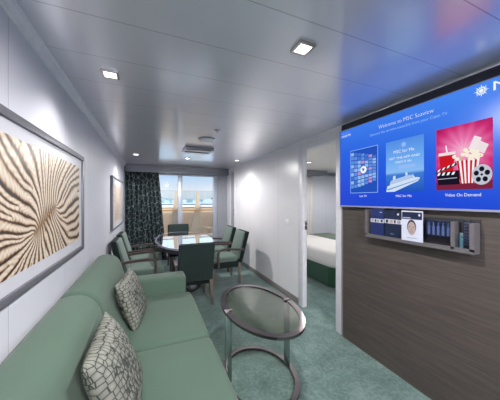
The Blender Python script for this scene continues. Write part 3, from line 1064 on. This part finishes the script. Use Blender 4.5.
# ------------------------------------------------------------------ soft shapes
def soft_box(sx, sy, sz, r=0.05, bulge=0.02, n=10):
    """A cushion: a box with rounded edges whose faces swell outwards. Centred on the origin."""
    m = MB()
    bm = m.b
    bmesh.ops.create_cube(bm, size=1.0)
    bmesh.ops.subdivide_edges(bm, edges=bm.edges[:], cuts=n, use_grid_fill=True)
    h = Vector((sx / 2, sy / 2, sz / 2))
    for v in bm.verts:
        u = Vector((v.co.x * 2, v.co.y * 2, v.co.z * 2))
        p = Vector((u.x * h.x, u.y * h.y, u.z * h.z))
        # pack the grid lines towards the edges
        for i in range(3):
            q = abs(u[i])
            p[i] = math.copysign(h[i] * (1 - (1 - q) ** 1.6) if q < 1 else h[i], u[i])
        inner = Vector([max(-h[i] + r, min(h[i] - r, p[i])) for i in range(3)])
        d = p - inner
        if d.length > 1e-6:
            p = inner + d.normalized() * min(d.length, r) if d.length > r else p
        f = Vector([(1 - abs(p[i]) ** 2 / h[i] ** 2) for i in range(3)])
        p.x += math.copysign(bulge * max(0, f.y) * max(0, f.z), p.x) if abs(p.x) > h.x * 0.6 else 0
        p.y += math.copysign(bulge * max(0, f.x) * max(0, f.z), p.y) if abs(p.y) > h.y * 0.6 else 0
        p.z += math.copysign(bulge * max(0, f.x) * max(0, f.y), p.z) if abs(p.z) > h.z * 0.6 else 0
        v.co = p
    return m


def sweep_profile(prof, y0, y1, r, n=7):
    """Sweep an xz outline along y; its ends are rounded by radius r."""
    cx = sum(p[0] for p in prof) / len(prof)
    cz = sum(p[1] for p in prof) / len(prof)
    w = max(p[0] for p in prof) - min(p[0] for p in prof)
    h = max(p[1] for p in prof) - min(p[1] for p in prof)

    def ring(y, ins):
        kx, kz = 1 - 2 * ins / w, 1 - 2 * ins / h
        return [(cx + (x - cx) * kx, y, cz + (z - cz) * kz) for x, z in prof]
    rings = []
    for i in range(n + 1):
        a = PI / 2 * i / n
        rings.append(ring(y0 + r * (1 - math.sin(a)), r * (1 - math.cos(PI / 2 - a)) if False else r * (1 - math.cos(a))) if False else ring(y0 + r * (1 - math.cos(a)), r * (1 - math.sin(a))))
    for i in range(n, -1, -1):
        a = PI / 2 * i / n
        rings.append(ring(y1 - r * (1 - math.cos(a)), r * (1 - math.sin(a))))
    return MB().loft(rings)


def smooth_outline(pts, it=2):
    for _ in range(it):
        q = []
        for i, p in enumerate(pts):
            n_ = pts[(i + 1) % len(pts)]
            q += [(p[0] * 0.75 + n_[0] * 0.25, p[1] * 0.75 + n_[1] * 0.25), (p[0] * 0.25 + n_[0] * 0.75, p[1] * 0.25 + n_[1] * 0.75)]
        pts = q
    return pts


# ------------------------------------------------------------------ sofa
SY = 1.745
sofa = thing('sofa', 'long green two-seat sofa along the wall beneath the coral picture', 'sofa', (0, SY, 0))
MB().box(-0.50, 0.36, -0.93, 0.91, 0.07, 0.30, 0.015).build('base', 'sofa_green', sofa)
for k in (-1, 1):
    c = soft_box(0.63, 0.915, 0.17, 0.035, 0.012, 12)
    o = c.build('seat_cushion', 'sofa_green', sofa, 60)
    o.location = (0.095, k * 0.461 - 0.006, 0.37)
bp = [(-0.515, 0.30), (-0.515, 0.62), (-0.515, 0.80), (-0.50, 0.865), (-0.43, 0.885), (-0.345, 0.87), (-0.285, 0.80), (-0.262, 0.70), (-0.225, 0.60), (-0.17, 0.50), (-0.135, 0.44), (-0.12, 0.34), (-0.2, 0.30)]
bp = smooth_outline(bp, 2)
sweep_profile(bp, 0.012, 1.14, 0.035).build('back_cushion', 'sofa_green', sofa, 60)
sweep_profile(bp, -1.14, -0.012, 0.035).build('back_cushion', 'sofa_green', sofa, 60)
for k in (-1, 1):
    a = sorted((k * 0.915, k * 1.145))
    MB().box(-0.30, 0.365, a[0], a[1], 0.07, 0.62, 0.03, 4).build('armrest', 'sofa_green', sofa, 50)
for x in (-0.44, 0.30):
    for y in (-1.05, 1.05):
        MB().lathe([(0.02, 0), (0.028, 0.075)], 14, c=(x, y, 0)).build('foot', 'chair_wood', sofa)


def pillow(label, tl, tr, drop, size, thick):
    """A square cushion hanging from its top corners tl and tr; drop is the vector of its side."""
    tl, tr, dr = Vector(tl), Vector(tr), Vector(drop)
    w = (tr - tl).normalized()
    u = (-dr).normalized()
    u = (u - w * u.dot(w)).normalized()
    n_ = w.cross(u).normalized()
    c = (tl + tr) / 2 + dr / 2
    m = MB()
    N = 26
    for side in (1, -1):
        rows = []
        for j in range(N + 1):
            row = []
            for i in range(N + 1):
                a, b = i / N * 2 - 1, j / N * 2 - 1
                th = max(0, (1 - a ** 4) * (1 - b ** 4)) ** 0.6 * (1 - 0.25 * (a * a + b * b) / 2)
                pinch_a = 1 - 0.07 * (1 - b * b) * abs(a) ** 2
                pinch_b = 1 - 0.07 * (1 - a * a) * abs(b) ** 2
                wr = 0.004 * math.sin(a * 7 + b * 3) * (1 - a * a) * (1 - b * b)
                row.append((a * size / 2 * pinch_a, b * size / 2 * pinch_b, side * (th * thick / 2 + wr * 0.5)))
            rows.append(row)
        m.loft(rows, closed=False)
    bmesh.ops.remove_doubles(m.b, verts=m.b.verts[:], dist=0.0006)
    o = m.build('throw_pillow', 'pillow_print', None, 75)
    mt = Matrix((w, u, n_)).transposed().to_4x4()
    mt.translation = c
    o.matrix_world = mt
    return tag(o, label, 'pillow', 'patterned cushions on the sofa')


pillow('honeycomb-patterned grey pillow on the near sofa seat, under the large coral picture', (-0.225, 1.055, 0.83), (-0.215, 1.475, 0.85), (0.15, -0.02, -0.38), 0.43, 0.15)
pillow('honeycomb-patterned grey pillow leaning in the middle of the far sofa seat', (-0.229, 2.02, 0.82), (-0.165, 2.40, 0.845), (0.12, -0.05, -0.38), 0.41, 0.14)

# ------------------------------------------------------------------ oval glass side table
CT = (0.82, 1.76)
ct = thing('coffee_table', 'oval smoked glass and chrome table on the carpet in front of the sofa', 'table', (CT[0], CT[1], 0))
RX, RY = 0.292, 0.485
MB().ring(RX, RY, 0.042, 0.572, 0.592, 72).build('top_ring', 'gunmetal', ct)
MB().lathe([(1.0, 0.576), (1.0, 0.586)], 72, RX - 0.04, RY - 0.04).build('glass_top', 'smoky_glass', ct, smooth=30)
MB().ring(RX + 0.01, 0.375, 0.036, 0.012, 0.034, 72).build('bottom_ring', 'gunmetal', ct)
for s in (-1, 1):
    MB().box(s * 0.262 - 0.027, s * 0.262 + 0.027, -0.005, 0.005, 0.034, 0.574, 0.002).build('leg', 'brushed_leg', ct)
    MB().box(s * 0.262 - 0.03, s * 0.262 + 0.03, -0.012, 0.012, 0.5915, 0.598, 0.002).build('clip', 'chrome', ct)
for a in (0.6, 2.5, 3.8, 5.6):
    MB().lathe([(0.012, 0), (0.012, 0.0125)], 12, c=((RX - 0.008) * math.cos(a), 0.357 * math.sin(a), 0)).build('foot', 'dark_plastic', ct)

# ------------------------------------------------------------------ dining table
dt = thing('dining_table', 'oval dining table with a dark mirror-like top in front of the window', 'table', (0.555, 4.36, 0))
DX, DYr = 0.48, 0.97
MB().lathe([(1.0, 0.735), (1.0, 0.752)], 72, DX - 0.03, DYr - 0.03).build('table_top', 'table_dark', dt, smooth=30)
MB().ring(DX, DYr, 0.032, 0.728, 0.754, 72).build('rim', 'table_rim', dt)
MB().ring(DX - 0.02, DYr - 0.02, 0.03, 0.665, 0.7285, 72).build('apron', 'table_apron', dt)
MB().lathe([(1.0, 0.715), (1.0, 0.7345)], 48, DX - 0.05, DYr - 0.05).build('under_board', 'table_apron', dt, smooth=30)
for s in (-1, 1):
    MB().lathe([(0.05, 0.03), (0.05, 0.72)], 20, c=(0, s * 0.38, 0)).build('column', 'chrome', dt)
MB().lathe([(1.0, 0), (1.0, 0.018), (0.9, 0.032)], 48, 0.27, 0.58).build('base_plate', 'table_base', dt)


# ------------------------------------------------------------------ dining chairs
def make_chair(label):
    t = thing('dining_chair', label, 'chair', (0, 0, 0), 0, 'green armchairs around the dining table')
    # faces +y; the seat back is at y = -0.25
    o = soft_box(0.45, 0.47, 0.095, 0.028, 0.008, 8).build('seat', 'chair_green', t, 60)
    o.location = (0, 0.03, 0.425)
    MB().box(-0.235, 0.235, -0.22, 0.26, 0.29, 0.385, 0.01).build('seat_frame', 'chair_black', t)
    zb, zt = 0.355, 0.885
    MB().hexa([(-0.232, -0.285, zb), (0.232, -0.285, zb), (0.232, -0.225, zb), (-0.232, -0.225, zb)],
              [(-0.232, -0.42, zt), (0.232, -0.42, zt), (0.232, -0.345, zt), (-0.232, -0.345, zt)], 0.028, 4).build('backrest', 'chair_black', t)
    MB().hexa([(-0.225, -0.293, zb + 0.01), (0.225, -0.293, zb + 0.01), (0.225, -0.27, zb + 0.01), (-0.225, -0.27, zb + 0.01)],
              [(-0.225, -0.427, zt - 0.006), (0.225, -0.427, zt - 0.006), (0.225, -0.40, zt - 0.004), (-0.225, -0.40, zt - 0.004)], 0.011, 3).build('back_cover', 'chair_dark', t)
    MB().hexa([(-0.222, -0.235, zb + 0.06), (0.222, -0.235, zb + 0.06), (0.222, -0.19, zb + 0.06), (-0.222, -0.19, zb + 0.06)],
              [(-0.222, -0.355, zt - 0.004), (0.222, -0.355, zt - 0.004), (0.222, -0.325, zt - 0.008), (-0.222, -0.325, zt - 0.008)], 0.014, 3).build('backrest_pad', 'chair_green', t)
    for s in (-1, 1):
        MB().hexa([(s * 0.235 - 0.016, -0.255, 0), (s * 0.235 + 0.016, -0.255, 0), (s * 0.235 + 0.016, -0.223, 0), (s * 0.235 - 0.016, -0.223, 0)],
                  [(s * 0.21 - 0.022, -0.255, 0.36), (s * 0.21 + 0.022, -0.255, 0.36), (s * 0.21 + 0.022, -0.205, 0.36), (s * 0.21 - 0.022, -0.205, 0.36)], 0.003).build('leg', 'chair_leg_wood', t)
        MB().hexa([(s * 0.215 - 0.014, 0.21, 0), (s * 0.215 + 0.014, 0.21, 0), (s * 0.215 + 0.014, 0.238, 0), (s * 0.215 - 0.014, 0.238, 0)],
                  [(s * 0.21 - 0.022, 0.205, 0.3), (s * 0.21 + 0.022, 0.205, 0.3), (s * 0.21 + 0.022, 0.249, 0.3), (s * 0.21 - 0.022, 0.249, 0.3)], 0.003).build('leg', 'chair_leg_wood', t)
        x = s * 0.253
        pts = [(x, -0.30, 0.585), (x, -0.15, 0.60), (x, 0.0, 0.612), (x, 0.075, 0.612), (x, 0.118, 0.602), (x, 0.141, 0.578), (x, 0.149, 0.54), (x, 0.149, 0.44), (x, 0.145, 0.31)]
        MB().tube(pts, 0.02, flat=(0.034, 0.034)).build('armrest', 'chair_wood', t, 50)
    return t


ch = make_chair('green armchair at the near end of the dining table, its dark back towards the sofa')
ch.location = (0.565, 3.48, 0)
far = dup(ch, (0.60, 5.30, 0), PI, 'armchair with a darkened front pad at the far end of the dining table, in front of the window')
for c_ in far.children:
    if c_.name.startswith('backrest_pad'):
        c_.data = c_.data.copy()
        c_.data.materials[0] = M['chair_dark']  # front pad recoloured dark on this chair alone
dup(ch, (-0.075, 3.88, 0), -PI / 2, 'green armchair against the picture wall, the one nearer the sofa')
dup(ch, (-0.075, 4.56, 0), -PI / 2, 'green armchair against the picture wall, the one nearer the curtain')
dup(ch, (1.195, 4.10, 0), PI / 2, 'green armchair on the switch side of the table, nearer the coffee table')
dup(ch, (1.205, 4.80, 0), PI / 2, 'green armchair on the switch side of the table, nearer the balcony')

# ------------------------------------------------------------------ bed in the next room
bed = thing('bed', 'double bed with white linen and a dark green skirt beyond the doorway', 'bed', (2.67, 3.78, 0))


def rounded_rect(x0, x1, y0, y1, r, z, n=8):
    """Outline with its two foot-end corners (x0) rounded."""
    p = [(x1, y1, z)]
    for i in range(n + 1):
        a = PI / 2 + PI / 2 * i / n
        p.append((x0 + r + r * math.cos(a), y1 - r + r * math.sin(a), z))
    for i in range(n + 1):
        a = PI + PI / 2 * i / n
        p.append((x0 + r + r * math.cos(a), y0 + r + r * math.sin(a), z))
    p.append((x1, y0, z))
    return p


rr = rounded_rect
MB().loft([rr(0.10, 2.1, -0.82, 0.92, 0.2, 0.0), rr(0.10, 2.1, -0.82, 0.92, 0.2, 0.3)]).build('bed_base', 'chair_black', bed)
# skirt: gathered
m = MB()


def gather(o_, amp, z):
    n = len(o_)
    return [(x + amp * math.sin(i * 1.9), y + amp * math.cos(i * 1.9), z) for i, (x, y, _) in enumerate(o_)]


o0 = rounded_rect(0.03, 2.1, -0.89, 0.99, 0.24, 0, 22)
m.loft([gather(o0, 0.008, 0.03), gather(o0, 0.006, 0.2), gather(o0, 0.003, 0.34)], cap=False)
m.build('bed_skirt', 'bed_skirt_green', bed, 70)
MB().loft([rr(0.04, 2.1, -0.88, 0.98, 0.24, 0.34), rr(0.02, 2.1, -0.90, 1.0, 0.25, 0.38), rr(0.02, 2.1, -0.90, 1.0, 0.25, 0.55), rr(0.045, 2.1, -0.875, 0.975, 0.23, 0.585), rr(0.09, 2.1, -0.83, 0.93, 0.2, 0.6)]).build('duvet', 'linen_white', bed, 60)
MB().box(0.92, 1.5, -0.905, 1.005, 0.45, 0.612, 0.01).build('bed_runner', 'runner_print', bed)
MB().box(2.1, 2.16, -0.95, 1.05, 0, 1.0, 0.01).build('headboard', 'grey_panel', bed)
for k in (-1, 1):
    o = soft_box(0.38, 0.6, 0.12, 0.05, 0.02, 8).build('bed_pillow', 'linen_white', None, 60)
    o.location = (2.67 + 1.82, 3.83 + k * 0.42, 0.69)
    tag(o, 'white bed pillow ' + ('nearer the doorway wall side of the bed' if k < 0 else 'nearer the white curtain in the bedroom'), 'pillow', 'pillows of the bed')
